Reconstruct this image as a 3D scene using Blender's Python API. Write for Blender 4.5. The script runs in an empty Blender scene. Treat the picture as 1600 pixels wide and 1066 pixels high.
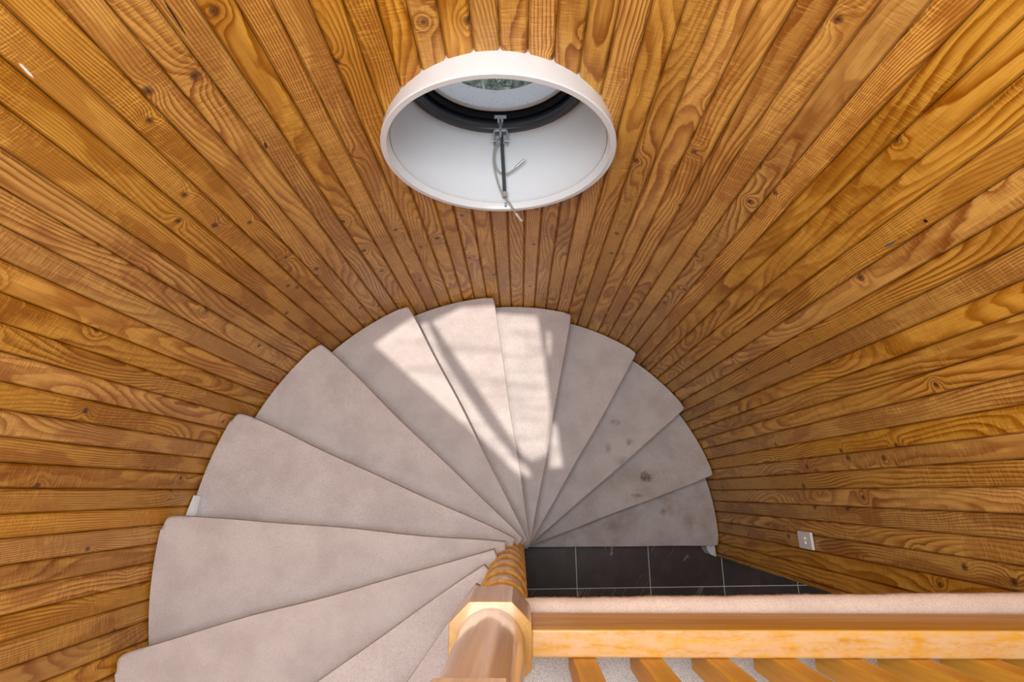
import bpy, bmesh, math, random
from mathutils import Vector, Matrix
R = math.radians
SC = bpy.context.scene
COL = SC.collection
random.seed(7)

# ------------------------------------------------------------------ camera
CAM = Vector((0.0406, 0.27354, 4.09576))
right = Vector((0.9999196, 0.0, -0.0126802))
down = Vector((-0.0031151, -0.9693552, -0.2456438))
fwd = Vector((-0.0122917, 0.2456635, -0.9692772))
cd = bpy.data.cameras.new('camera')
cd.sensor_width = 36.0
cd.lens = 932.892 / 1600 * 36
cd.clip_start = 0.02
cam = bpy.data.objects.new('camera', cd)
COL.objects.link(cam)
m3 = Matrix((right, -down, -fwd)).transposed()
cam.matrix_world = Matrix.Translation(CAM) @ m3.to_4x4()
SC.camera = cam

# ------------------------------------------------------------------ world, sun, added area lamps, exposure
W = bpy.data.worlds.new('sky'); SC.world = W; W.use_nodes = True
W.node_tree.nodes['Background'].inputs[0].default_value = (0.82, 0.89, 1.0, 1)
W.node_tree.nodes['Background'].inputs[1].default_value = 0.8
SUN_DIR = Vector((0.0, 0.08, -1.0)).normalized()
sl = bpy.data.lights.new('sun', 'SUN'); sl.energy = 3.6; sl.angle = R(0.55); sl.color = (1.0, 0.93, 0.83)
so = bpy.data.objects.new('sun', sl); COL.objects.link(so)
so.rotation_euler = SUN_DIR.to_track_quat('-Z', 'Y').to_euler()
def area(name, loc, sx, sy, power, col, target):
    l = bpy.data.lights.new(name, 'AREA'); l.shape = 'RECTANGLE'; l.size = sx; l.size_y = sy
    l.energy = power; l.color = col
    o = bpy.data.objects.new(name, l); COL.objects.link(o); o.location = loc
    o.rotation_euler = (Vector(target) - Vector(loc)).to_track_quat('-Z', 'Y').to_euler()
    return o
area('fill_ceiling', (-0.08, 0.34, 4.93), 1.15, 1.0, 76, (0.91, 0.96, 1.0), (0, 0.0, 0))  # added soft lamp below the ceiling, stands in for daylight from above
area('fill_landing', (0.9, -2.5, 3.9), 2.2, 1.7, 9, (0.88, 0.94, 1.0), (0.2, 0.6, 2.6))  # added weak fill lamp over the landing
SC.view_settings.view_transform = 'Standard'
SC.view_settings.look = 'None'
SC.view_settings.exposure = 0.0
SC.view_settings.gamma = 1.0

# ------------------------------------------------------------------ node helpers
class NT:
    def __init__(s, mat):
        s.t = mat.node_tree; s.n = s.t.nodes; s.l = s.t.links
    def node(s, typ, **kw):
        n = s.n.new(typ)
        for k, v in kw.items():
            setattr(n, k, v)
        return n
    def put(s, sock, v):
        if v is None: return
        if isinstance(v, bpy.types.NodeSocket): s.l.new(v, sock)
        else:
            try: sock.default_value = v
            except Exception: sock.default_value = tuple(v) + (1,)
    def m(s, op, a, b=None, c=None, clamp=False):
        n = s.node('ShaderNodeMath', operation=op, use_clamp=clamp)
        s.put(n.inputs[0], a); s.put(n.inputs[1], b); s.put(n.inputs[2], c)
        return n.outputs[0]
    def vm(s, op, a, b=None, out=0):
        n = s.node('ShaderNodeVectorMath', operation=op)
        s.put(n.inputs[0], a); s.put(n.inputs[1], b)
        return n.outputs[out]
    def comb(s, a, b, c):
        n = s.node('ShaderNodeCombineXYZ')
        s.put(n.inputs[0], a); s.put(n.inputs[1], b); s.put(n.inputs[2], c)
        return n.outputs[0]
    def sep(s, v):
        n = s.node('ShaderNodeSeparateXYZ'); s.put(n.inputs[0], v); return n.outputs
    def noise(s, v, scale=1.0, detail=2.0, rough=0.5, dist=0.0):
        n = s.node('ShaderNodeTexNoise')
        s.put(n.inputs['Vector'], v); s.put(n.inputs['Scale'], scale); s.put(n.inputs['Detail'], detail)
        s.put(n.inputs['Roughness'], rough); s.put(n.inputs['Distortion'], dist)
        return n.outputs[0]
    def voro(s, v, scale=1.0, feature='F1', dims='3D'):
        n = s.node('ShaderNodeTexVoronoi', feature=feature, voronoi_dimensions=dims)
        s.put(n.inputs['Vector'], v); s.put(n.inputs['Scale'], scale)
        return n.outputs
    def ramp(s, f, stops, interp='LINEAR'):
        n = s.node('ShaderNodeValToRGB'); cr = n.color_ramp; cr.interpolation = interp
        while len(cr.elements) < len(stops): cr.elements.new(0.5)
        for e, (p, c) in zip(cr.elements, stops):
            e.position = p
            e.color = (c, c, c, 1) if isinstance(c, (int, float)) else tuple(c) + (1,)
        s.put(n.inputs[0], f)
        return n.outputs[0]
    def mix(s, f, a, b, blend='MIX'):
        n = s.node('ShaderNodeMix', data_type='RGBA', blend_type=blend)
        s.put(n.inputs[0], f); s.put(n.inputs[6], a); s.put(n.inputs[7], b)
        return n.outputs[2]
    def sm(s, x, a, b):
        n = s.node('ShaderNodeMapRange', interpolation_type='SMOOTHSTEP')
        s.put(n.inputs[0], x); s.put(n.inputs[1], a); s.put(n.inputs[2], b)
        return n.outputs[0]
    def bump(s, h, strength, dist, normal=None):
        n = s.node('ShaderNodeBump')
        s.put(n.inputs['Strength'], strength); s.put(n.inputs['Distance'], dist); s.put(n.inputs['Height'], h)
        if normal is not None: s.put(n.inputs['Normal'], normal)
        return n.outputs[0]

def srgb(r, g, b):
    f = lambda c: (c / 255 / 12.92) if c / 255 <= 0.04045 else ((c / 255 + 0.055) / 1.055) ** 2.4
    return (f(r), f(g), f(b))

def new_mat(name):
    mt = bpy.data.materials.new(name); mt.use_nodes = True
    N = NT(mt); B = N.n['Principled BSDF']
    return mt, N, B

def simple(name, col, rough=0.5, metal=0.0, coat=0.0, bump=None, var=0.0, vscale=30):
    mt, N, B = new_mat(name)
    B.inputs['Roughness'].default_value = rough; B.inputs['Metallic'].default_value = metal
    B.inputs['Coat Weight'].default_value = coat
    g = N.node('ShaderNodeNewGeometry').outputs['Position']
    nz = N.noise(g, vscale, 3)
    c = N.mix(N.m('MULTIPLY', nz, var), tuple(col) + (1,), tuple(x * 0.6 for x in col) + (1,))
    N.put(B.inputs['Base Color'], c)
    if bump:
        N.put(B.inputs['Normal'], N.bump(N.noise(g, bump[0], 2), bump[1], bump[2]))
    return mt

# pine lining boards: u across the board, v up it (metres), one random id per board
def pine(name, early, late, knotc, rough=0.38, spots=()):
    mt, N, B = new_mat(name)
    uv = N.node('ShaderNodeUVMap'); uv.uv_map = 'board'
    at = N.node('ShaderNodeAttribute'); at.attribute_name = 'board_id'
    idv = at.outputs['Fac']
    s = N.sep(uv.outputs[0]); u, v = s[0], s[1]
    rnd_ = lambda k: N.m('FRACT', N.m('MULTIPLY', idv, k))
    # knots
    kv = N.comb(N.m('MULTIPLY_ADD', u, 5.2, N.m('MULTIPLY', idv, 3.17)), N.m('MULTIPLY_ADD', v, 4.3, N.m('MULTIPLY', idv, 1.71)), 0.0)
    vo = N.voro(kv, 1.0, dims='2D')
    kd = vo[0]; kr = N.sep(vo[1])[0]
    kon = N.m('GREATER_THAN', kr, 0.36)
    kd = N.m('DIVIDE', kd, N.m('MULTIPLY_ADD', kr, 0.7, 0.35))
    kd = N.m('MULTIPLY_ADD', N.m('SUBTRACT', N.noise(N.comb(N.m('MULTIPLY', u, 90.0), N.m('MULTIPLY', v, 90.0), idv), 1.0, 2.0), 0.5), 0.04, kd)
    kbump = N.m('MULTIPLY', N.m('EXPONENT', N.m('MULTIPLY', N.m('POWER', N.m('DIVIDE', kd, 0.16), 2.0), -1.0)), kon)
    # growth ring field: straight grain plus slow cathedral figure
    lowf = N.noise(N.comb(N.m('MULTIPLY', u, 7.5), N.m('MULTIPLY', v, 1.15), N.m('MULTIPLY', idv, 7.3)), 1.0, 1.0, 0.4)
    wob = N.noise(N.comb(N.m('MULTIPLY', u, 34.0), N.m('MULTIPLY', v, 9.0), idv), 1.0, 2.0, 0.5)
    tilt = N.m('SUBTRACT', rnd_(0.377), 0.5)
    field = N.m('MULTIPLY', lowf, N.m('MULTIPLY_ADD', rnd_(2.77), 16.0, 10.0))
    field = N.m('MULTIPLY_ADD', u, N.m('MULTIPLY', tilt, 260.0), field)
    field = N.m('MULTIPLY_ADD', kbump, 2.4, field)
    field = N.m('MULTIPLY_ADD', wob, 0.7, field)
    fr = N.m('FRACT', field)
    lw = N.m('MULTIPLY', N.sm(fr, 0.25, 0.88), N.m('SUBTRACT', 1.0, N.sm(fr, 0.88, 1.0)))
    amp = N.sm(N.noise(N.comb(N.m('MULTIPLY', u, 5.0), N.m('MULTIPLY', v, 2.1), N.m('ADD', idv, 31.0)), 1.0, 1.0), 0.3, 0.65)
    lwa = N.m('MULTIPLY', lw, N.m('MULTIPLY_ADD', amp, 0.60, 0.32))
    c = N.mix(lwa, early, late)
    # flat darker figure patches and long streaks
    pt = N.noise(N.comb(N.m('MULTIPLY', u, 13.0), N.m('MULTIPLY', v, 2.6), N.m('ADD', idv, 9.0)), 1.0, 2.0, 0.5)
    c = N.mix(N.m('MULTIPLY', N.sm(pt, 0.50, 0.55), N.m('MULTIPLY_ADD', rnd_(4.91), 0.4, 0.12)), c, late)
    st = N.noise(N.comb(N.m('MULTIPLY', u, 330.0), N.m('MULTIPLY', v, 7.0), idv), 1.0, 3.0, 0.6)
    c = N.mix(N.m('MULTIPLY', N.sm(st, 0.42, 0.72), 0.38), c, late)
    blo = N.noise(N.comb(N.m('MULTIPLY', u, 10.0), N.m('MULTIPLY', v, 6.0), N.m('ADD', idv, 70.0)), 1.0, 4.0, 0.65)
    c = N.mix(N.m('MULTIPLY', N.sm(blo, 0.45, 0.8), 0.4), c, late)
    # saw chatter: fine pale and dark lines across the board
    ch = N.noise(N.comb(N.m('MULTIPLY', u, 26.0), N.m('MULTIPLY', v, 380.0), idv), 1.0, 2.0, 0.65)
    chm = N.sm(N.noise(N.comb(N.m('MULTIPLY', u, 6.0), N.m('MULTIPLY', v, 2.6), N.m('ADD', idv, 55.0)), 1.0, 2.0), 0.36, 0.6)
    c = N.mix(N.m('MULTIPLY', N.m('MULTIPLY', N.sm(ch, 0.5, 0.7), chm), 0.55), c, late)
    c = N.mix(N.m('MULTIPLY', N.m('MULTIPLY', N.sm(ch, 0.46, 0.3), chm), 0.5), c, tuple(min(1, x * 1.5) for x in early))
    # knots
    kr1 = N.m('MULTIPLY', N.m('SUBTRACT', 1.0, N.sm(kd, 0.035, 0.085)), kon)
    kr2 = N.m('MULTIPLY', N.m('SUBTRACT', 1.0, N.sm(kd, 0.008, 0.03)), kon)
    c = N.mix(N.m('MULTIPLY', kr1, 0.72), c, knotc)
    c = N.mix(N.m('MULTIPLY', kr2, 0.7), c, tuple(x * 0.45 for x in knotc))
    hs = N.node('ShaderNodeHueSaturation')
    N.put(hs.inputs['Color'], c)
    N.put(hs.inputs['Value'], N.m('MULTIPLY_ADD', rnd_(5.713), 0.22, 0.86))
    N.put(hs.inputs['Saturation'], N.m('MULTIPLY_ADD', rnd_(3.331), 0.10, 0.99))
    c = hs.outputs[0]
    g = N.node('ShaderNodeNewGeometry').outputs['Position']
    for (cx, cy, cz, sx, sz, lean, col) in spots:     # chips and cracks with a shape of their own
        q = N.sep(N.vm('SUBTRACT', g, (cx, cy, cz)))
        rr = math.hypot(cx, cy)
        tang = N.m('ADD', N.m('MULTIPLY', q[0], -cy / rr), N.m('MULTIPLY', q[1], cx / rr))
        tang = N.m('MULTIPLY_ADD', q[2], lean, tang)
        dd = N.m('ADD', N.m('POWER', N.m('DIVIDE', tang, sx), 2.0), N.m('POWER', N.m('DIVIDE', q[2], sz), 2.0))
        dd = N.m('MULTIPLY_ADD', N.noise(g, 260, 2), 0.9, dd)
        c = N.mix(N.m('SUBTRACT', 1.0, N.sm(dd, 1.0, 1.5)), c, col)
    N.put(B.inputs['Base Color'], c)
    N.put(B.inputs['Roughness'], N.m('MULTIPLY_ADD', ch, 0.2, rough - 0.06))
    B.inputs['Coat Weight'].default_value = 0.1; B.inputs['Coat Roughness'].default_value = 0.28; B.inputs['Specular IOR Level'].default_value = 0.4
    h = N.m('MULTIPLY_ADD', lw, 0.3, N.m('MULTIPLY', N.m('MULTIPLY', ch, chm), 1.0))
    N.put(B.inputs['Normal'], N.bump(h, 0.6, 0.0018))
    return mt

# smooth varnished joinery timber, grain along the object's long axis
def joinery(name, base, dark, axis, rough=0.3, worn=None, coat=0.75):
    mt, N, B = new_mat(name)
    g = N.node('ShaderNodeTexCoord').outputs['Object']
    s = N.sep(g)
    sc = [55.0, 55.0, 55.0]; sc[axis] = 3.0
    P = N.comb(N.m('MULTIPLY', s[0], sc[0]), N.m('MULTIPLY', s[1], sc[1]), N.m('MULTIPLY', s[2], sc[2]))
    n1 = N.noise(P, 1.0, 3.0, 0.6, 0.4)
    n2 = N.noise(P, 4.5, 2.0)
    c = N.mix(N.sm(n1, 0.35, 0.7), base, dark)
    c = N.mix(N.m('MULTIPLY', n2, 0.25), c, dark)
    if axis == 2:      # end grain is darker than the long faces
        onz = N.m('ABSOLUTE', N.sep(N.node('ShaderNodeTexCoord').outputs['Normal'])[2])
        c = N.mix(N.m('MULTIPLY', N.sm(onz, 0.8, 0.95), 0.6), c, tuple(x * 0.55 for x in base))
    if worn:
        w = N.noise(N.vm('MULTIPLY', g, (22.0, 60.0, 60.0)), 1.0, 6.0, 0.72)
        gn = N.sep(N.node('ShaderNodeNewGeometry').outputs['Normal'])[2]
        wm = N.m('MULTIPLY', N.sm(w, 0.34, 0.60), N.sm(gn, 0.5, 0.95))
        c = N.mix(wm, c, worn)
    N.put(B.inputs['Base Color'], c)
    B.inputs['Roughness'].default_value = rough
    B.inputs['Coat Weight'].default_value = coat
    B.inputs['Coat Roughness'].default_value = 0.12
    N.put(B.inputs['Normal'], N.bump(n1, 0.12, 0.001))
    return mt

def carpet(name, col, col2, stains=(), speck=0.3):
    mt, N, B = new_mat(name)
    g = N.node('ShaderNodeNewGeometry').outputs['Position']
    f1 = N.noise(g, 420.0, 2.0, 0.6)
    f2 = N.noise(g, 7.0, 4.0, 0.6)
    f3 = N.noise(g, 90.0, 3.0, 0.6)
    c = N.mix(N.sm(f2, 0.35, 0.7), col, col2)
    c = N.mix(N.m('MULTIPLY', N.sm(f1, 0.42, 0.68), speck), c, tuple(x * 0.55 for x in col2))
    c = N.mix(N.m('MULTIPLY', N.sm(f3, 0.5, 0.7), 0.10), c, tuple(x * 0.6 for x in col2))
    if stains:     # trodden-in dirt on the lowest steps
        dz = N.sm(N.sep(g)[2], 0.80, 0.15)
        dn = N.sm(N.noise(N.vm('ADD', g, (3.3, 1.7, 0.0)), 9.0, 5.0, 0.68), 0.42, 0.72)
        c = N.mix(N.m('MULTIPLY', N.m('MULTIPLY_ADD', dn, 0.42, 0.08), dz), c, srgb(154, 130, 104))
    for (sx, sy, sz, rx, ry, k) in stains:
        d = N.vm('SUBTRACT', g, (sx, sy, sz)); q = N.sep(d)
        dd = N.m('ADD', N.m('POWER', N.m('DIVIDE', q[0], rx), 2.0), N.m('POWER', N.m('DIVIDE', q[1], ry), 2.0))
        dd = N.m('ADD', dd, N.m('POWER', N.m('DIVIDE', q[2], 0.06), 4.0))
        dd = N.m('MULTIPLY_ADD', N.noise(g, 30.0, 5.0, 0.72), 4.8, dd)
        c = N.mix(N.m('MULTIPLY', N.m('SUBTRACT', 1.0, N.sm(dd, 1.6, 3.9)), k), c, srgb(96, 78, 62))
    N.put(B.inputs['Base Color'], c)
    B.inputs['Roughness'].default_value = 0.95
    B.inputs['Specular IOR Level'].default_value = 0.1
    B.inputs['Sheen Weight'].default_value = 0.15
    hb = N.m('ADD', N.m('MULTIPLY', f1, 0.7), N.m('MULTIPLY', f3, 0.6))
    N.put(B.inputs['Normal'], N.bump(hb, 0.55, 0.004))
    return mt

# ------------------------------------------------------------------ mesh helpers
def link(name, me, mat, parent=None, loc=None):
    o = bpy.data.objects.new(name, me); COL.objects.link(o)
    if mat is not None:
        me.materials.clear(); me.materials.append(mat)
    if parent is not None:
        o.parent = parent
    if loc is not None: o.location = loc
    return o
def from_bm(name, bm, mat, parent=None, loc=(0, 0, 0), smooth=False):
    """bm is in world coordinates; the object gets its origin at loc."""
    off = Vector(loc)
    bmesh.ops.recalc_face_normals(bm, faces=bm.faces)
    for v in bm.verts: v.co -= off
    me = bpy.data.meshes.new(name); bm.to_mesh(me); bm.free()
    if smooth:
        for p in me.polygons: p.use_smooth = True
    o = link(name, me, mat, parent)
    o.location = off - (parent_loc(parent) if parent else Vector())
    return o
def parent_loc(p):
    l = Vector(p.location)
    while p.parent: p = p.parent; l += p.location
    return l
def empty(name, label, cat, loc, group=None):
    o = bpy.data.objects.new(name, None); COL.objects.link(o); o.location = loc
    o.empty_display_size = 0.1
    o['label'] = label; o['category'] = cat
    if group: o['group'] = group
    return o
def tag(o, label, cat, group=None):
    o['label'] = label; o['category'] = cat
    if group: o['group'] = group
    return o
def struct(o, label=None, cat=None):
    o['kind'] = 'structure'
    if label: o['label'] = label
    if cat: o['category'] = cat
    return o
def box_bm(x0, x1, y0, y1, z0, z1, bev=0.0, seg=2):
    bm = bmesh.new()
    vs = [bm.verts.new((x, y, z)) for z in (z0, z1) for y in (y0, y1) for x in (x0, x1)]
    for f in ((0, 1, 3, 2), (4, 6, 7, 5), (0, 4, 5, 1), (2, 3, 7, 6), (0, 2, 6, 4), (1, 5, 7, 3)):
        bm.faces.new([vs[i] for i in f])
    if bev: bmesh.ops.bevel(bm, geom=list(bm.edges), offset=bev, segments=seg, affect='EDGES', profile=0.5)
    return bm
def add_box(bm, *a, **k):
    b2 = box_bm(*a, **k); me = bpy.data.meshes.new('tmp'); b2.to_mesh(me); b2.free(); bm.from_mesh(me); bpy.data.meshes.remove(me)
def loft_bm(loops, closed=True, cap0=False, cap1=False, bm=None):
    bm = bm or bmesh.new()
    rows = [[bm.verts.new(p) for p in lp] for lp in loops]
    n = len(rows[0])
    for a, b in zip(rows, rows[1:]):
        for i in range(n if closed else n - 1):
            j = (i + 1) % n
            bm.faces.new((a[i], a[j], b[j], b[i]))
    if cap0: bm.faces.new(rows[0][::-1])
    if cap1: bm.faces.new(rows[-1])
    return bm
def lathe_bm(prof, cx, cy, n=48, cap=True):
    loops = [[(cx + r * math.cos(2 * math.pi * i / n), cy + r * math.sin(2 * math.pi * i / n), z) for i in range(n)] for r, z in prof]
    return loft_bm(loops, True, cap, cap)
def tube_bm(pts, r, n=10, bm=None):
    pts = [Vector(p) for p in pts]
    # Catmull-Rom resample
    P = [pts[0]] + pts + [pts[-1]]; out = []
    for i in range(1, len(P) - 2):
        for k in range(6):
            t = k / 6; a, b, c, d = P[i - 1], P[i], P[i + 1], P[i + 2]
            out.append(0.5 * ((2 * b) + (c - a) * t + (2 * a - 5 * b + 4 * c - d) * t * t + (3 * b - a - 3 * c + d) * t ** 3))
    out.append(pts[-1])
    loops = []; up = Vector((0.31, 0.2, 0.93))
    for i, p in enumerate(out):
        t = (out[min(i + 1, len(out) - 1)] - out[max(i - 1, 0)]).normalized()
        a = t.cross(up).normalized(); b = t.cross(a)
        rr = r[i * (len(r) - 1) // max(1, len(out) - 1)] if isinstance(r, (list, tuple)) else r
        loops.append([p + rr * (math.cos(2 * math.pi * k / n) * a + math.sin(2 * math.pi * k / n) * b) for k in range(n)])
    return loft_bm(loops, True, True, True, bm)
def wn(o, angle=40):
    md = o.modifiers.new('wn', 'WEIGHTED_NORMAL'); md.keep_sharp = True
    return o

# ------------------------------------------------------------------ materials
E_ = srgb(220, 167, 86); L_ = srgb(140, 76, 18); K_ = srgb(74, 38, 18)
SPOTS = [(-0.8188, 0.9878, 3.212, 0.0028, 0.020, 0.1, srgb(235, 228, 215)), (-0.601, 1.1335, 3.17, 0.0022, 0.045, 0.05, srgb(48, 26, 12)),
         (0.9492, 0.8632, 2.724, 0.0035, 0.024, 0.1, srgb(92, 92, 100)), (-0.605, 1.1315, 2.75, 0.004, 0.014, 0.2, srgb(60, 34, 18)), (0.950, 0.862, 2.8555, 0.005, 0.006, 0.0, srgb(40, 24, 14))]
M_pine = pine('varnished_pine_boards', E_, L_, K_, spots=SPOTS)
M_post = joinery('varnished_turned_timber', srgb(216, 166, 84), srgb(186, 132, 54), 2, 0.30)
M_rail = joinery('varnished_rail_timber', srgb(214, 160, 44), srgb(190, 132, 26), 0, 0.45, worn=srgb(206, 166, 120), coat=0.12)
M_bal = joinery('varnished_baluster_timber', srgb(216, 166, 56), srgb(194, 140, 38), 2, 0.5, coat=0.0)
ST = [(0.81, 0.366, 0.368, 0.044, 0.038, 0.95), (0.746, 0.253, 0.368, 0.045, 0.014, 0.6), (0.608, 0.674, 0.552, 0.03, 0.02, 0.5), (0.689, 0.562, 0.552, 0.03, 0.022, 0.55),
      (0.557, 0.525, 0.552, 0.02, 0.03, 0.5), (0.628, 0.452, 0.552, 0.06, 0.03, 0.25), (0.94, 0.154, 0.184, 0.022, 0.03, 0.5), (0.62, 0.06, 0.184, 0.06, 0.04, 0.3), (1.10, 0.08, 0.184, 0.04, 0.07, 0.3)]
M_carpet = carpet('stair_carpet', srgb(208, 198, 196), srgb(193, 182, 180), ST, 0.5)
M_landing = carpet('landing_carpet', srgb(208, 202, 200), srgb(196, 190, 190), (), 0.85)
M_white = simple('white_paint', (0.70, 0.73, 0.76), 0.35, var=0.06)
M_plastic = simple('white_plastic', (0.82, 0.80, 0.78), 0.3)
M_black = simple('black_window_frame', (0.006, 0.006, 0.008), 0.3, var=0.2, vscale=60)
M_black.node_tree.nodes['Principled BSDF'].inputs['Specular IOR Level'].default_value = 0.12
M_greyf = simple('dark_grey_frame', (0.035, 0.04, 0.05), 0.32, var=0.2)
M_zinc = simple('zinc_metal', (0.42, 0.45, 0.47), 0.42, 0.8)
M_darkrod = simple('dark_grey_rod', (0.06, 0.065, 0.07), 0.4, 0.3)
M_cable = simple('grey_cable', (0.32, 0.31, 0.30), 0.5)
M_cabw = simple('white_cable_end', (0.72, 0.70, 0.66), 0.5)
M_paintw = simple('white_wood_paint', (0.66, 0.68, 0.66), 0.5, var=0.2)
M_plaster = simple('painted_plaster', (0.78, 0.77, 0.74), 0.8)

def tile_mat():
    mt, N, B = new_mat('dark_stone_tiles')
    g = N.node('ShaderNodeNewGeometry').outputs['Position']
    s = N.sep(g); x, y = s[0], s[1]
    ca, sa = math.cos(R(0.9)), math.sin(R(0.9))
    xr = N.m('ADD', N.m('MULTIPLY', x, ca), N.m('MULTIPLY', y, sa))
    yr = N.m('SUBTRACT', N.m('MULTIPLY', y, ca), N.m('MULTIPLY', x, sa))
    tx = N.m('DIVIDE', N.m('SUBTRACT', xr, 0.400), 0.469)
    ty = N.m('DIVIDE', N.m('ADD', yr, 0.330), 0.469)
    fx = N.m('ABSOLUTE', N.m('SUBTRACT', N.m('FRACT', N.m('ADD', tx, 0.5)), 0.5))
    fy = N.m('ABSOLUTE', N.m('SUBTRACT', N.m('FRACT', N.m('ADD', ty, 0.5)), 0.5))
    mn = N.m('MINIMUM', fx, fy)
    grout = N.m('LESS_THAN', mn, 0.005)
    tid = N.m('ADD', N.m('FLOOR', tx), N.m('MULTIPLY', N.m('FLOOR', ty), 7.3))
    vp = N.comb(xr, yr, N.m('MULTIPLY', tid, 3.7))
    n1 = N.noise(N.vm('MULTIPLY', vp, (9, 9, 1)), 1.0, 4, 0.6)
    c = N.mix(N.sm(n1, 0.35, 0.7), srgb(52, 35, 28), srgb(70, 50, 42))
    # thin pale diagonal veins
    dg = N.m('ADD', N.m('MULTIPLY', xr, 0.83), N.m('MULTIPLY', yr, -0.56))
    al = N.m('ADD', N.m('MULTIPLY', xr, 0.56), N.m('MULTIPLY', yr, 0.83))
    wv = N.noise(N.comb(N.m('MULTIPLY', dg, 9.0), N.m('MULTIPLY', al, 0.5), N.m('MULTIPLY', tid, 1.37)), 1.0, 2.0, 0.5)
    wv = N.m('ABSOLUTE', N.m('SUBTRACT', wv, 0.5))
    msk = N.noise(N.comb(N.m('MULTIPLY', dg, 4.0), N.m('MULTIPLY', al, 5.0), tid), 1.0, 2.0)
    vein = N.m('MULTIPLY', N.m('LESS_THAN', wv, 0.006), N.sm(msk, 0.56, 0.63))
    c = N.mix(N.m('MULTIPLY', vein, 0.55), c, srgb(170, 156, 140))
    c = N.mix(grout, c, srgb(206, 202, 198))
    N.put(B.inputs['Base Color'], c)
    B.inputs['Roughness'].default_value = 0.42
    N.put(B.inputs['Normal'], N.bump(N.m('SUBTRACT', 1.0, grout), 0.3, 0.002))
    return mt
M_tile = tile_mat()

def glass_mats():
    mt, N, B = new_mat('clear_pane_glass')
    out = N.n['Material Output']
    tr = N.node('ShaderNodeBsdfTransparent'); tr.inputs[0].default_value = (0.88, 0.92, 0.92, 1)
    gl = N.node('ShaderNodeBsdfGlossy'); gl.inputs['Roughness'].default_value = 0.03
    mx = N.node('ShaderNodeMixShader'); mx.inputs[0].default_value = 0.08
    N.l.new(tr.outputs[0], mx.inputs[1]); N.l.new(gl.outputs[0], mx.inputs[2]); N.l.new(mx.outputs[0], out.inputs[0])
    a = mt
    mt, N, B = new_mat('speckled_frosted_pane')
    out = N.n['Material Output']
    g = N.node('ShaderNodeNewGeometry').outputs['Position']
    sp = N.voro(g, 90.0)[0]
    c = N.mix(N.m('LESS_THAN', N.m('MULTIPLY', sp, N.m('MULTIPLY_ADD', N.noise(g, 30, 2), 2.0, 0.2)), 0.16), srgb(224, 228, 232), srgb(120, 128, 136))
    c = N.mix(N.m('MULTIPLY', N.noise(g, 200, 3), 0.3), c, srgb(180, 186, 192))
    tl = N.node('ShaderNodeBsdfTranslucent'); N.put(tl.inputs[0], c)
    df = N.node('ShaderNodeBsdfDiffuse'); N.put(df.inputs[0], c)
    mx = N.node('ShaderNodeMixShader'); mx.inputs[0].default_value = 0.45
    N.l.new(tl.outputs[0], mx.inputs[1]); N.l.new(df.outputs[0], mx.inputs[2]); N.l.new(mx.outputs[0], out.inputs[0])
    return a, mt
M_glass, M_frost = glass_mats()

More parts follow.
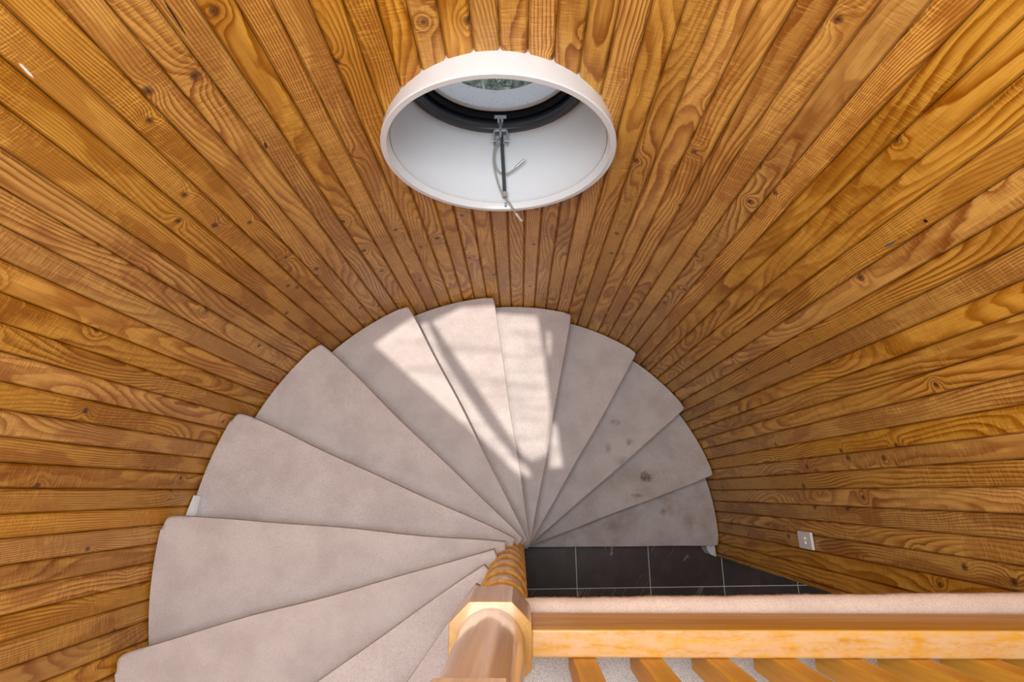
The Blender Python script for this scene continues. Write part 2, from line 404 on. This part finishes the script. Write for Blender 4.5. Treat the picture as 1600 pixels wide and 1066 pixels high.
# ------------------------------------------------------------------ board-lined round wall
RW = 1.283          # face of the boards
STEP = R(2.8604)
A0 = R(-5.1)        # where the lining stops at the ground-floor opening
A1 = R(268.0)
G0 = R(12.84)       # one groove sits here
ZTOP = 5.0
WX, WZ, WA, WB = -0.0165, 2.565, 0.317, 0.330    # hole for the round window
def hole(x, y):
    if y < 0: return None
    k = 1 - ((x - WX) / WA) ** 2
    if k <= 0: return None
    h = WB * math.sqrt(k)
    return (WZ - h, WZ + h)
def board_wall():
    verts, faces, uvs, ids = [], [], [], []
    n0 = math.floor((A0 - G0) / STEP); n1 = math.ceil((A1 - G0) / STEP)
    rnd = random.Random(3)
    edges = [G0 + k * STEP + (rnd.uniform(-1, 1) * R(0.10) if k not in (0, 54) else 0) for k in range(n0, n1 + 1)]
    for bi in range(len(edges) - 1):
        a, b = edges[bi], edges[bi + 1]
        lo, hi = max(a, A0), min(b, A1)
        if hi - lo < R(0.3): continue
        pa = Vector((RW * math.cos(a), RW * math.sin(a))); pb = Vector((RW * math.cos(b), RW * math.sin(b)))
        w = (pb - pa).length; t = (pb - pa) / w; nrm = Vector((-t.y, t.x))   # towards the axis
        if nrm.dot(pa) > 0: nrm = -nrm
        fl = 0.0048; gd = 0.0060; gap = 0.0014
        prof = [(-0.0016, -gd - 0.010), (gap, -gd - 0.010), (gap, -gd), (gap + fl, 0.0)]
        K = 8
        prof += [(gap + fl + (w - 2 * gap - 2 * fl) * k / K, 0.0) for k in range(1, K)]
        prof += [(w - gap - fl, 0.0), (w - gap, -gd), (w - gap, -gd - 0.010), (w + 0.0016, -gd - 0.010)]
        if lo > a: prof = [(max(s, w * (lo - a) / (b - a)), d) for s, d in prof]
        if hi < b: prof = [(min(s, w * (hi - a) / (b - a)), d) for s, d in prof]
        bid = rnd.uniform(1, 60); v0 = rnd.uniform(0, 20)
        cols = []
        for s, d in prof:
            p = pa + t * s + nrm * d
            cols.append((p.x, p.y, s - w / 2, hole(p.x, p.y)))
        for c0, c1 in zip(cols, cols[1:]):
            if abs(c0[2] - c1[2]) < 1e-7 and abs(c0[0] - c1[0]) + abs(c0[1] - c1[1]) < 1e-7: continue
            h0, h1 = c0[3], c1[3]
            spans = []
            if h0 or h1:
                zl0, zh0 = h0 or (WZ, WZ); zl1, zh1 = h1 or (WZ, WZ)
                spans = [(0.0, 0.0, zl0, zl1), (zh0, zh1, ZTOP, ZTOP)]
            else:
                spans = [(0.0, 0.0, ZTOP, ZTOP)]
            for (b0, b1, t0, t1) in spans:
                i = len(verts)
                verts += [(c0[0], c0[1], b0), (c1[0], c1[1], b1), (c1[0], c1[1], t1), (c0[0], c0[1], t0)]
                faces.append((i, i + 1, i + 2, i + 3))
                uvs += [(c0[2], b0 + v0), (c1[2], b1 + v0), (c1[2], t1 + v0), (c0[2], t0 + v0)]
                ids.append(bid)
    # back lining so the wall has real thickness at its end
    me = bpy.data.meshes.new('wall_round'); me.from_pydata(verts, [], faces)
    ul = me.uv_layers.new(name='board')
    for i, q in enumerate(uvs): ul.data[i].uv = q
    at = me.attributes.new('board_id', 'FLOAT', 'FACE')
    for i, q in enumerate(ids): at.data[i].value = q
    me.update()
    return me
wall = link('wall_round', board_wall(), M_pine)
struct(wall, 'round stairwell wall lined with vertical varnished pine boards', 'wall')
# outer face of the round wall (plaster) with the window hole, and its end at the opening
def outer_wall():
    bm = bmesh.new(); n = 200
    for i in range(n):
        a, b = A0 + (A1 - A0) * i / n, A0 + (A1 - A0) * (i + 1) / n
        Ro = 1.46
        P = [(Ro * math.cos(q), Ro * math.sin(q)) for q in (a, b)]
        hs = []
        for q in P:
            k = 1 - ((q[0] - WX) / 0.36) ** 2
            hs.append((WZ - 0.36 * math.sqrt(k), WZ + 0.36 * math.sqrt(k)) if k > 0 and q[1] > 0 else None)
        if hs[0] or hs[1]:
            l = [h or (WZ, WZ) for h in hs]
            sp = [((0, 0), (l[0][0], l[1][0])), ((l[0][1], l[1][1]), (ZTOP, ZTOP))]
        else: sp = [((0, 0), (ZTOP, ZTOP))]
        for (bz, tz) in sp:
            bm.faces.new([bm.verts.new((P[0][0], P[0][1], bz[0])), bm.verts.new((P[1][0], P[1][1], bz[1])),
                          bm.verts.new((P[1][0], P[1][1], tz[1])), bm.verts.new((P[0][0], P[0][1], tz[0]))])
    for ang in (A0, A1):
        c, s = math.cos(ang), math.sin(ang); r0 = RW - 0.0005
        bm.faces.new([bm.verts.new((r * c, r * s, z)) for r, z in ((r0, 0), (1.46, 0), (1.46, ZTOP), (r0, ZTOP))])
    return bm
struct(from_bm('wall_outside', outer_wall(), M_plaster), 'plastered outside of the round stair tower', 'wall')

# ------------------------------------------------------------------ floor, landing, ceiling, plain walls
struct(from_bm('floor', box_bm(-3.0, 3.2, -3.2, 1.46, -0.15, 0.0), M_tile), 'dark stone tiled floor at the foot of the stair', 'floor')
bm = bmesh.new()
# landing slab profile (y,z) with a rounded carpeted nosing, extruded along x
prof = [(-3.2, 2.76)] + [(0.060 - 0.016 + 0.016 * math.sin(R(t)), 2.76 - 0.016 + 0.016 * math.cos(R(t))) for t in range(0, 91, 15)] + [(0.058, 2.725), (0.035, 2.715), (0.02, 2.66), (-3.2, 2.66)]
L0, L1 = 0.035, 1.285
loops = []
for k in range(61):
    x = L0 + (L1 - L0) * k / 60
    wv = 0.0005 * math.sin(x * 23.0) + 0.0004 * math.sin(x * 61.0 + 1) + 0.013 * (x - 0.35) - 0.0005
    loops.append([(x, y + (wv if y > -1 else 0), z) for y, z in prof])
lbm = loft_bm(loops, True, True, True)
add_box(lbm, -0.075, L0, -3.2, -0.085, 2.66, 2.76, bev=0.01)
add_box(lbm, L1, 3.2, -3.2, -0.6, 2.66, 2.76)
ld = struct(from_bm('floor_landing', lbm, M_landing, smooth=False), 'carpeted upper landing beyond the railing', 'floor')
# carpet over the landing edge; its brighter, warmer light is put into the colour
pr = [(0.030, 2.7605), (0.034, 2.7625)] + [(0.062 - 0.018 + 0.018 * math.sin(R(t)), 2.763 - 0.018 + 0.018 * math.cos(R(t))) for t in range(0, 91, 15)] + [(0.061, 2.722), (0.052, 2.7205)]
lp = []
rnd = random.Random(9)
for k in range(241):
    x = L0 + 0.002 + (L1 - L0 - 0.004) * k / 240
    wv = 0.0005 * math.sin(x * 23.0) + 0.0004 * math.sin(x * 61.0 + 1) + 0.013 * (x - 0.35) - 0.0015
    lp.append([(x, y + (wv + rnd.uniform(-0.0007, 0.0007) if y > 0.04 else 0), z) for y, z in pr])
o = from_bm('carpet_nosing_lit', loft_bm(lp, True, True, True), carpet('lit_landing_carpet', srgb(216, 194, 180), srgb(206, 184, 170), (), 0.4), ld, (0.66, 0.04, 2.74), smooth=True)
o['label'] = 'landing edge carpet with brighter, warmer light in its colour'
# unseen rooflight gobo: openings traced from the sun patches back along the sun
ZC = 5.0
def back(px, py, z): k = (ZC - z); return (px - SUN_DIR.x / -SUN_DIR.z * k, py - SUN_DIR.y / -SUN_DIR.z * k)
OPEN = [(-0.680, 0.965, 1.288), (-0.494, 1.100, 1.288), (-0.415, 1.145, 1.104), (-0.259, 1.215, 1.104), (-0.087, 1.222, 1.104), (0.145, 1.219, 0.92), (0.225, 1.15, 0.92),
        (0.262, 0.62, 0.736), (0.285, 0.40, 0.736), (0.20, 0.39, 0.8), (0.115, 0.33, 0.92), (0.041, 0.344, 1.104), (-0.165, 0.532, 1.288)]
op = [back(*q) for q in OPEN]
def sheet(z, outer, holes):
    bm = bmesh.new(); es = []
    for lp in [outer] + holes:
        vs = [bm.verts.new((x, y, z)) for x, y in lp]
        es += [bm.edges.new((vs[k], vs[(k + 1) % len(vs)])) for k in range(len(vs))]
    bmesh.ops.triangle_fill(bm, use_beauty=True, edges=es)
    r = bmesh.ops.extrude_face_region(bm, geom=list(bm.faces))
    for g in r['geom']:
        if isinstance(g, bmesh.types.BMVert): g.co.z = z + 0.03
    return bm
struct(from_bm('ceiling', sheet(ZC, [(-3.0, -3.2), (3.2, -3.2), (3.2, 1.46), (-3.0, 1.46)], [op]), M_plaster), 'white ceiling over the stairwell', 'ceiling')
GOBO_HOLES = [[(-0.667, 0.966, 1.288), (-0.494, 1.096, 1.288), (-0.44, 1.126, 1.2), (-0.36, 0.945, 1.15), (-0.13, 0.605, 1.104), (0.020, 0.425, 1.104), (0.085, 0.385, 0.95), (0.105, 0.340, 0.92), (0.036, 0.350, 1.104), (-0.165, 0.530, 1.288)],
         [(-0.415, 1.135, 1.104), (-0.259, 1.213, 1.104), (-0.087, 1.221, 1.104), (0.140, 1.217, 0.92), (0.178, 0.96, 0.92), (0.205, 0.69, 0.92), (0.186, 0.46, 0.92), (0.101, 0.43, 0.92), (0.055, 0.462, 0.92), (-0.185, 0.800, 1.104)],
         [(0.188, 1.127, 0.92), (0.214, 1.123, 0.92), (0.212, 1.00, 0.92), (0.196, 0.99, 0.92)],
         [(0.225, 0.66, 0.736), (0.250, 0.614, 0.736), (0.276, 0.404, 0.736), (0.208, 0.400, 0.736), (0.206, 0.50, 0.736)]]
wl = bpy.data.objects.new('rooflight_gobo', None); COL.objects.link(wl); wl.location = (op[0][0], op[0][1], ZC)
struct(wl, 'unseen rooflight gobo shaping the sun patches on the stair', 'window')
from_bm('gobo_plate', sheet(ZC + 0.032, [(x, y) for x, y in ((-0.95, 0.0), (0.55, 0.0), (0.55, 1.3), (-0.95, 1.3))], [[back(*q) for q in p] for p in GOBO_HOLES]), M_white, wl, loc=(op[0][0], op[0][1], ZC))  # unseen plate, its holes cut to form the sun patches
mt, N, B = new_mat('sun_streak_filter')
gg = N.node('ShaderNodeNewGeometry').outputs['Position']
rp = N.noise(N.vm('MULTIPLY', gg, (2.2, 17.0, 1.0)), 1.0, 2.0, 0.5, 0.3)
tr = N.node('ShaderNodeBsdfTransparent'); N.put(tr.inputs[0], N.ramp(rp, [(0.3, 0.74), (0.5, 1.0)]))
N.l.new(tr.outputs[0], N.n['Material Output'].inputs[0])
from_bm('sun_streak_sheet', box_bm(-0.9, 0.5, 0.02, 1.28, ZC + 0.064, ZC + 0.0645), mt, wl, loc=(op[0][0], op[0][1], ZC))  # unseen sheet added to streak the sunlight with noise
# plain walls of the rest of the house (behind and below the camera)
def wall_with_window(name, x0, x1, y0, y1, wx0, wx1, openings):
    bm = bmesh.new(); z = 0.0
    for (za, zb) in openings:
        add_box(bm, x0, x1, y0, y1, z, za); add_box(bm, x0, wx0, y0, y1, za, zb); add_box(bm, wx1, x1, y0, y1, za, zb); z = zb
    add_box(bm, x0, x1, y0, y1, z, ZC)
    return struct(from_bm(name, bm, M_plaster), 'plain plastered wall behind the landing', 'wall')
wall_with_window('wall_south', -0.2, 3.2, -3.32, -3.2, 0.3, 2.6, [(1.3, 2.0), (3.2, 4.7)])
struct(from_bm('wall_east', box_bm(3.2, 3.32, -3.32, 1.46, 0, ZC), M_plaster), 'plain plastered wall beyond the ground-floor opening', 'wall')

# ------------------------------------------------------------------ spiral staircase
RISE = 0.184; NT_ = 14
TH0 = R(-2.13); DTH = R(19.265); RT = 1.2737
PX, PY = -0.004, 0.008          # pole axis
stair = empty('spiral_staircase', 'carpeted spiral staircase winding down around a turned wooden pole', 'staircase', (PX, PY, 0))
def edge_offset(i): return (0.055 + 0.042 * min(1, i / 6)) if i < 11 else (0.087, 0.081, 0.066)[i - 11]
def tread_outline(i, shrink=0.0, nf=26, na=22):
    a = TH0 + DTH * i; zt = RISE * (i + 1)
    off = edge_offset(i)
    cw = Vector((math.sin(a), -math.cos(a))); dr = Vector((math.cos(a), math.sin(a)))
    pin = dr * 0.028 + cw * off
    cor = dr * RT
    rnd = random.Random(i * 11 + 2)
    ph1, ph2 = rnd.uniform(0, 6), rnd.uniform(0, 6)
    amp = 0.0012 + 0.0022 * min(1, i / 9)
    fr = []
    for k in range(nf):
        t = k / (nf - 1)
        p = pin.lerp(cor, t)
        wv = amp * (math.sin(t * 7 + ph1) + 0.6 * math.sin(t * 15 + ph2)) * math.sin(math.pi * t) ** 0.5
        fr.append(p + cw * wv)
    ap = a + DTH * 1.12
    # round the outer corner
    rc = 0.020 + 0.014 * min(1, max(0, i - 5) / 4)
    back_in = Vector((math.cos(ap), math.sin(ap))) * 0.05
    a0 = a + rc / RT
    arc = [Vector((math.cos(a0 + (ap - a0) * k / na), math.sin(a0 + (ap - a0) * k / na))) * RT for k in range(na + 1)]
    lead = fr[:-1]
    e = cor - dr * rc
    lead = [p for p in lead if (p - pin).length < (e - pin).length]
    cn = []
    for k in range(6):
        t = k / 5
        cn.append((1 - t) ** 2 * lead[-1].lerp(e, 0.999) + 2 * t * (1 - t) * cor + t * t * arc[0])
    pts = lead + cn[1:-1] + arc + [back_in, dr * 0.012 + cw * 0.02]
    return pts, zt
def sector(pts, z0, z1, bev=0.0, seg=4):
    bm = bmesh.new()
    f = bm.faces.new([bm.verts.new((p.x, p.y, z0)) for p in pts])
    if f.normal.z < 0: f.normal_flip()
    r = bmesh.ops.extrude_face_region(bm, geom=[f])
    vs = [g for g in r['geom'] if isinstance(g, bmesh.types.BMVert)]
    for v in vs: v.co.z = z1
    if bev:
        es = [e for e in bm.edges if all(abs(v.co.z - z1) < 1e-6 for v in e.verts)]
        bmesh.ops.bevel(bm, geom=es, offset=bev, segments=seg, affect='EDGES', profile=0.5)
    return bm
def tread_carpet(i):
    pts, zt = tread_outline(i)
    bm = sector(pts, zt - 0.052, zt, 0.009 + 0.008 * min(1, max(0, i - 5) / 4))
    # riser below the nosing, set back 30 mm
    a = TH0 + DTH * i
    cw = Vector((math.sin(a), -math.cos(a))); dr = Vector((math.cos(a), math.sin(a)))
    off = edge_offset(i)
    p0 = dr * 0.05 + cw * (off - 0.035); p1 = dr * (RT - 0.004) - cw * 0.035
    q0, q1 = p0 - cw * 0.012, p1 - cw * 0.012
    lp = [[(p.x, p.y, z) for p in (p0, p1, q1, q0)] for z in (zt - RISE + 0.002, zt - 0.05)]
    return loft_bm(lp, True, True, True, bm)
for i in range(NT_):
    pts, zt = tread_outline(i)
    a = TH0 + DTH * (i + 0.5)
    loc = (0.7 * math.cos(a), 0.7 * math.sin(a), zt)
    # timber board under the carpet
    c = Vector((math.cos(a), math.sin(a))) * 0.7
    bp = [c + (p - c) * 0.975 for p in pts]
    tb = from_bm('tread', sector(bp, zt - 0.075, zt - 0.053), M_paintw, stair, loc)
    cp = from_bm('carpet_cover', tread_carpet(i), M_carpet, tb, loc)
    for p in cp.data.polygons: p.use_smooth = p.normal.z < 0.999 and p.area < 0.004
# white painted block showing at the outer end, and the foot bracket of the lowest step
bm = loft_bm([[(-1.250, 0.262, 1.640), (-1.216, 0.258, 1.640), (-1.214, 0.165, 1.640), (-1.268, 0.165, 1.640)],
              [(-1.250, 0.262, 1.672), (-1.220, 0.258, 1.680), (-1.222, 0.165, 1.692), (-1.268, 0.165, 1.690)]], True, True, True)
o = from_bm('end_block', bm, M_white, stair, (-1.245, 0.21, 1.64)); o['label'] = 'white painted end block'
bm = bmesh.new()
ftp = [(1.262, -0.02), (1.270, -0.118), (1.235, -0.104), (1.219, -0.082), (1.214, -0.06), (1.214, -0.02)]
lp = [[(x, y, z) for x, y in ftp] for z in (0.001, 0.125)]
o = from_bm('foot_bracket', loft_bm(lp, True, True, True, bm), M_paintw, stair, (1.24, -0.06, 0)); o['label'] = 'white painted foot bracket'
# turned centre pole with a bead at every step
prof = [(0.070, 0.0), (0.070, 0.02)]
sr = 0.0595
for i in range(0, 14):
    z = RISE * (i + 1) - 0.004
    prof += [(sr - 0.0005, z - 0.016), (sr - 0.002, z - 0.011), (sr + 0.0035, z - 0.008), (sr + 0.0055, z - 0.002), (sr + 0.0055, z + 0.003), (sr + 0.0035, z + 0.008), (sr - 0.002, z + 0.011), (sr - 0.0005, z + 0.016)]
prof += [(sr, 2.80)]
po = from_bm('centre_pole', lathe_bm(prof, PX, PY, 64), M_post, stair, (PX, PY, 0), smooth=True)
NX, NY = -0.0115, 0.016
def oct_block(z0, z1, hw=0.072, ch=0.0345):
    c = hw - ch
    P = [(hw, -c), (hw, c), (c, hw), (-c, hw), (-hw, c), (-hw, -c), (-c, -hw), (c, -hw)]
    e = 0.002
    lp = [[(NX + x * k, NY + y * k, z) for x, y in P] for z, k in ((z0, 0.985), (z0 + e, 1.0), (z1 - e, 1.0), (z1, 0.985))]
    return loft_bm(lp, True, True, True)
ns = 0.058
prof = [(ns + 0.003, 2.965), (ns + 0.001, 2.985), (ns, 3.03), (ns, 3.36), (ns + 0.001, 3.40), (ns + 0.003, 3.42)]
newel = from_bm('newel_shaft', lathe_bm(prof, NX, NY, 64), M_post, stair, (NX, NY, 2.965), smooth=True)
from_bm('newel_block', oct_block(2.793, 2.97), M_post, stair, (NX, NY, 2.793))
from_bm('newel_block', oct_block(3.413, 3.60), M_post, stair, (NX, NY, 3.413))
from_bm('newel_cap', lathe_bm([(0.05, 3.60), (0.07, 3.61), (0.072, 3.63), (0.05, 3.66), (0.02, 3.675)], NX, NY, 40), M_post, stair, (NX, NY, 3.60), smooth=True)

# ------------------------------------------------------------------ landing balustrade
bal = empty('landing_balustrade', 'varnished timber railing with square balusters along the landing edge', 'railing', (0.66, 0.016, 2.76))
from_bm('bottom_rail', box_bm(0.0595, 1.272, -0.007, 0.039, 2.797, 2.95, 0.004, 3), M_rail, bal, (0.66, 0.016, 2.80))
from_bm('handrail', box_bm(0.0595, 1.272, -0.018, 0.050, 3.50, 3.56, 0.012, 3), M_rail, bal, (0.66, 0.016, 3.50))
b0 = from_bm('baluster', box_bm(0.132, 0.173, -0.052, -0.0075, 2.845, 3.505, 0.003, 2), M_bal, bal, (0.1525, -0.03, 2.845))
for k in range(1, 10):
    b = b0.copy(); COL.objects.link(b); b.parent = bal
    b.location = b0.location + Vector((0.1163 * k, 0, 0))

# ------------------------------------------------------------------ round window
def ell(y, xc, zc, a, b, n=128):
    return [(xc + a * math.cos(2 * math.pi * i / n), y, zc + b * math.sin(2 * math.pi * i / n)) for i in range(n)]
win = bpy.data.objects.new('window_1', None); COL.objects.link(win); win.location = (-0.0165, 1.28, 2.215)
struct(win, 'round white window above the stair', 'window')
fx, fz = -0.0165, 2.5635
loops = [ell(1.292, fx, 2.564, 0.322, 0.335), ell(1.222, fx, fz, 0.333, 0.349), ell(1.213, fx, fz, 0.3335, 0.3495), ell(1.210, fx, fz, 0.331, 0.347),
         ell(1.210, fx, fz, 0.317, 0.332), ell(1.213, fx, fz, 0.3145, 0.3295), ell(1.232, fx, fz, 0.313, 0.328), ell(1.232, fx, fz, 0.309, 0.324), ell(1.262, fx, fz, 0.3085, 0.323)]
o = from_bm('window_casing', loft_bm(loops), M_white, win, (fx, 1.25, fz), smooth=True)
md = o.modifiers.new('e', 'EDGE_SPLIT'); md.split_angle = R(40)
bx, bz = -0.026, 2.539
loops = [ell(1.236, fx, fz, 0.3075, 0.322), ell(1.50, bx, bz, 0.2935, 0.2935), ell(1.50, bx, bz, 0.306, 0.306), ell(1.29, fx, fz, 0.325, 0.335)]
o = from_bm('window_sleeve', loft_bm(loops), M_white, win, (fx, 1.4, fz), smooth=True)
md = o.modifiers.new('e', 'EDGE_SPLIT'); md.split_angle = R(40)
loops = [ell(1.495, bx, bz, 0.2925, 0.2925), ell(1.490, bx, bz, 0.287, 0.287), ell(1.489, bx, bz, 0.272, 0.272), ell(1.494, bx, bz, 0.2655, 0.2655), ell(1.53, bx, bz, 0.265, 0.265), ell(1.53, bx, bz, 0.2925, 0.2925)]
o = from_bm('window_frame', loft_bm(loops + [loops[0]]), M_greyf, win, (bx, 1.5, bz), smooth=True)
loops = [ell(1.525, bx, bz, 0.2645, 0.2645), ell(1.525, bx, bz, 0.2545, 0.2545), ell(1.535, bx, bz, 0.2520, 0.2520), ell(1.556, bx, bz, 0.2505, 0.2505), ell(1.575, bx, bz, 0.2505, 0.2505), ell(1.575, bx, bz, 0.30, 0.30), ell(1.53, bx, bz, 0.30, 0.30)]
o = from_bm('window_sash', loft_bm(loops), M_black, win, (bx, 1.55, bz), smooth=True)
md = o.modifiers.new('e', 'EDGE_SPLIT'); md.split_angle = R(35)
loops = [ell(1.553, bx, bz, 0.2505, 0.2505), ell(1.549, bx, bz, 0.2475, 0.2475), ell(1.549, bx, bz, 0.2405, 0.2405), ell(1.555, bx, bz, 0.2375, 0.2375)]
from_bm('glazing_gasket', loft_bm(loops), simple('pale_gasket', (0.55, 0.57, 0.58), 0.4), win, (bx, 1.55, bz), smooth=True)
loops = [ell(1.558, bx, bz, 0.2495, 0.2495), ell(1.5585, bx, bz + 0.034, 0.214, 0.214), ell(1.559, bx, bz + 0.050, 0.197, 0.197)]
o = from_bm('frosted_pane', loft_bm(loops), M_frost, win, (bx, 1.56, bz), smooth=True); o['label'] = 'pale speckled frosted pane'
bm = bmesh.new(); bm.faces.new([bm.verts.new(p) for p in ell(1.5592, bx, bz + 0.050, 0.1975, 0.1975)])
from_bm('clear_pane', bm, M_glass, win, (bx, 1.559, bz + 0.05))
# opener: bracket pair, link and stay rod lying along the sleeve
bm = bmesh.new()
add_box(bm, -0.043, -0.001, 1.515, 1.527, 2.296, 2.304, bev=0.002); add_box(bm, -0.032, -0.024, 1.50, 1.522, 2.276, 2.304, bev=0.002); add_box(bm, -0.020, -0.012, 1.50, 1.522, 2.276, 2.304, bev=0.002)
br = from_bm('opener_bracket', bm, M_zinc, win, (-0.022, 1.52, 2.296))
bm = bmesh.new()
add_box(bm, -0.026, -0.018, 1.455, 1.515, 2.270, 2.284, bev=0.002)
from_bm('opener_link', bm, M_zinc, win, (-0.022, 1.48, 2.27))
bm = bmesh.new()
for x in (-0.047, -0.002): add_box(bm, x, x + 0.006, 1.440, 1.486, 2.248, 2.284, bev=0.0015)
add_box(bm, -0.047, 0.004, 1.477, 1.486, 2.262, 2.284, bev=0.0015); add_box(bm, -0.036, -0.008, 1.440, 1.450, 2.250, 2.272, bev=0.0015)
tube_bm([(-0.054, 1.452, 2.262), (-0.02, 1.452, 2.262), (0.011, 1.452, 2.262)], 0.0042, 10, bm)
from_bm('opener_clamp', bm, M_zinc, win, (-0.022, 1.46, 2.25))
bm = tube_bm([(-0.019, 1.470, 2.268), (-0.013, 1.36, 2.272), (-0.007, 1.243, 2.276)], 0.0062, 12)
rod = from_bm('stay_rod', bm, M_darkrod, win, (-0.013, 1.36, 2.27))
from_bm('rod_tip', tube_bm([(-0.007, 1.249, 2.276), (-0.0065, 1.240, 2.276), (-0.0063, 1.232, 2.276)], 0.0085, 12), M_cable, rod, (-0.0065, 1.24, 2.276))
from_bm('catch_peg', box_bm(-0.008, -0.001, 1.216, 1.226, 2.233, 2.252, 0.0015), M_zinc, win, (-0.005, 1.22, 2.235))
# loose cables from the opener
def on(px, z=2.262):
    """point on height z seen along the given bearing of the photograph's nadir frame"""
    return px
c1 = [(-0.030, 1.462, 2.262), (-0.043, 1.420, 2.266), (-0.046, 1.375, 2.262), (-0.038, 1.325, 2.262), (-0.022, 1.268, 2.262), (-0.006, 1.238, 2.262), (0.012, 1.212, 2.262), (0.030, 1.190, 2.240), (0.046, 1.184, 2.205)]
bm = tube_bm(c1, 0.0032, 8)
cb = tag(from_bm('cable', bm, M_cable, None, c1[0], smooth=True), 'long grey cable trailing over the round window sill to a pale end', 'cable')
from_bm('cable_end', tube_bm([c1[-2], ((c1[-2][0] + c1[-1][0]) / 2, 1.186, 2.223), c1[-1], (0.050, 1.183, 2.198)], 0.0044, 8), M_cabw, cb, c1[-2], smooth=True)
c2 = [(-0.016, 1.462, 2.268), (-0.034, 1.430, 2.272), (-0.043, 1.390, 2.270), (-0.038, 1.352, 2.268), (-0.022, 1.328, 2.268), (0.000, 1.322, 2.272), (0.022, 1.330, 2.280), (0.036, 1.342, 2.286)]
bm = tube_bm(c2, 0.0032, 8)
cb = tag(from_bm('cable', bm, M_cable, None, c2[0], smooth=True), 'short grey cable curling in a hook with a metal ferrule', 'cable')
from_bm('ferrule', tube_bm([(0.030, 1.338, 2.284), (0.045, 1.349, 2.290), (0.060, 1.360, 2.296)], 0.0046, 8), M_zinc, cb, (0.03, 1.338, 2.284), smooth=True)

# ------------------------------------------------------------------ light switch on the round wall
sa = math.atan2(0.073, 1.27)
sw = empty('light_switch', 'white switch plate with two small rockers on the board wall', 'light switch', (1.276 * math.cos(sa), 1.276 * math.sin(sa), 1.378))
def placed(name, bm, mat, parent):
    o = from_bm(name, bm, mat, None); o.parent = parent; o.location = (0, 0, 0); return o
sw.rotation_euler = (0, 0, sa)
placed('face_plate', box_bm(-0.009, 0.003, -0.036, 0.036, -0.061, 0.061, 0.003, 3), M_plastic, sw)
for y in (-0.009, 0.009):
    placed('rocker', box_bm(-0.014, -0.008, y - 0.0055, y + 0.0055, -0.010, 0.012, 0.0015, 2), simple('rocker_white', (0.9, 0.9, 0.88), 0.25), sw)

# ------------------------------------------------------------------ shrub outside, seen through the clear pane
def shrub():
    rnd = random.Random(5)
    root = empty('shrub', 'grey-green shrub outside seen through the round window', 'shrub', (-0.05, 2.75, 0.0))
    bm = bmesh.new()
    for k in range(5200):
        th = rnd.uniform(0, 2 * math.pi); ph = math.acos(rnd.uniform(-0.2, 1)); rr = 0.9 * rnd.uniform(0.75, 1.0)
        c = Vector((-0.05 + rr * 0.9 * math.sin(ph) * math.cos(th), 2.75 + rr * 0.7 * math.sin(ph) * math.sin(th), 0.45 + rr * math.cos(ph)))
        d = Vector((rnd.uniform(-1, 1), rnd.uniform(-1, 1), rnd.uniform(-0.4, 1))).normalized()
        s = d.cross(Vector((rnd.uniform(-1, 1), rnd.uniform(-1, 1), 0.3))).normalized()
        l, w = rnd.uniform(0.025, 0.055), rnd.uniform(0.006, 0.014)
        bm.faces.new([bm.verts.new(p) for p in (c - d * l, c + s * w, c + d * l, c - s * w)])
    mt, N, B = new_mat('grey_green_leaves')
    g = N.node('ShaderNodeNewGeometry').outputs['Position']
    N.put(B.inputs['Base Color'], N.mix(N.sm(N.noise(g, 25, 3), 0.35, 0.7), srgb(70, 84, 74), srgb(126, 138, 132)))
    B.inputs['Roughness'].default_value = 0.5
    core = bmesh.new(); bmesh.ops.create_icosphere(core, subdivisions=4, radius=1.0)
    for v in core.verts: v.co = Vector((-0.05 + v.co.x * 0.72, 2.75 + v.co.y * 0.56, 0.45 + v.co.z * 0.74 + 0.06 * math.sin(v.co.x * 17) * math.sin(v.co.y * 19)))
    me = bpy.data.meshes.new('core'); core.to_mesh(me); core.free(); bm.from_mesh(me); bpy.data.meshes.remove(me)
    from_bm('foliage', bm, mt, root, (-0.05, 2.75, 0.45))
    from_bm('stem', lathe_bm([(0.05, -0.1), (0.035, 0.5), (0.02, 1.0)], -0.05, 2.75, 12), simple('bark', (0.12, 0.09, 0.06), 0.9), root, (-0.05, 2.75, 0.0))
shrub()
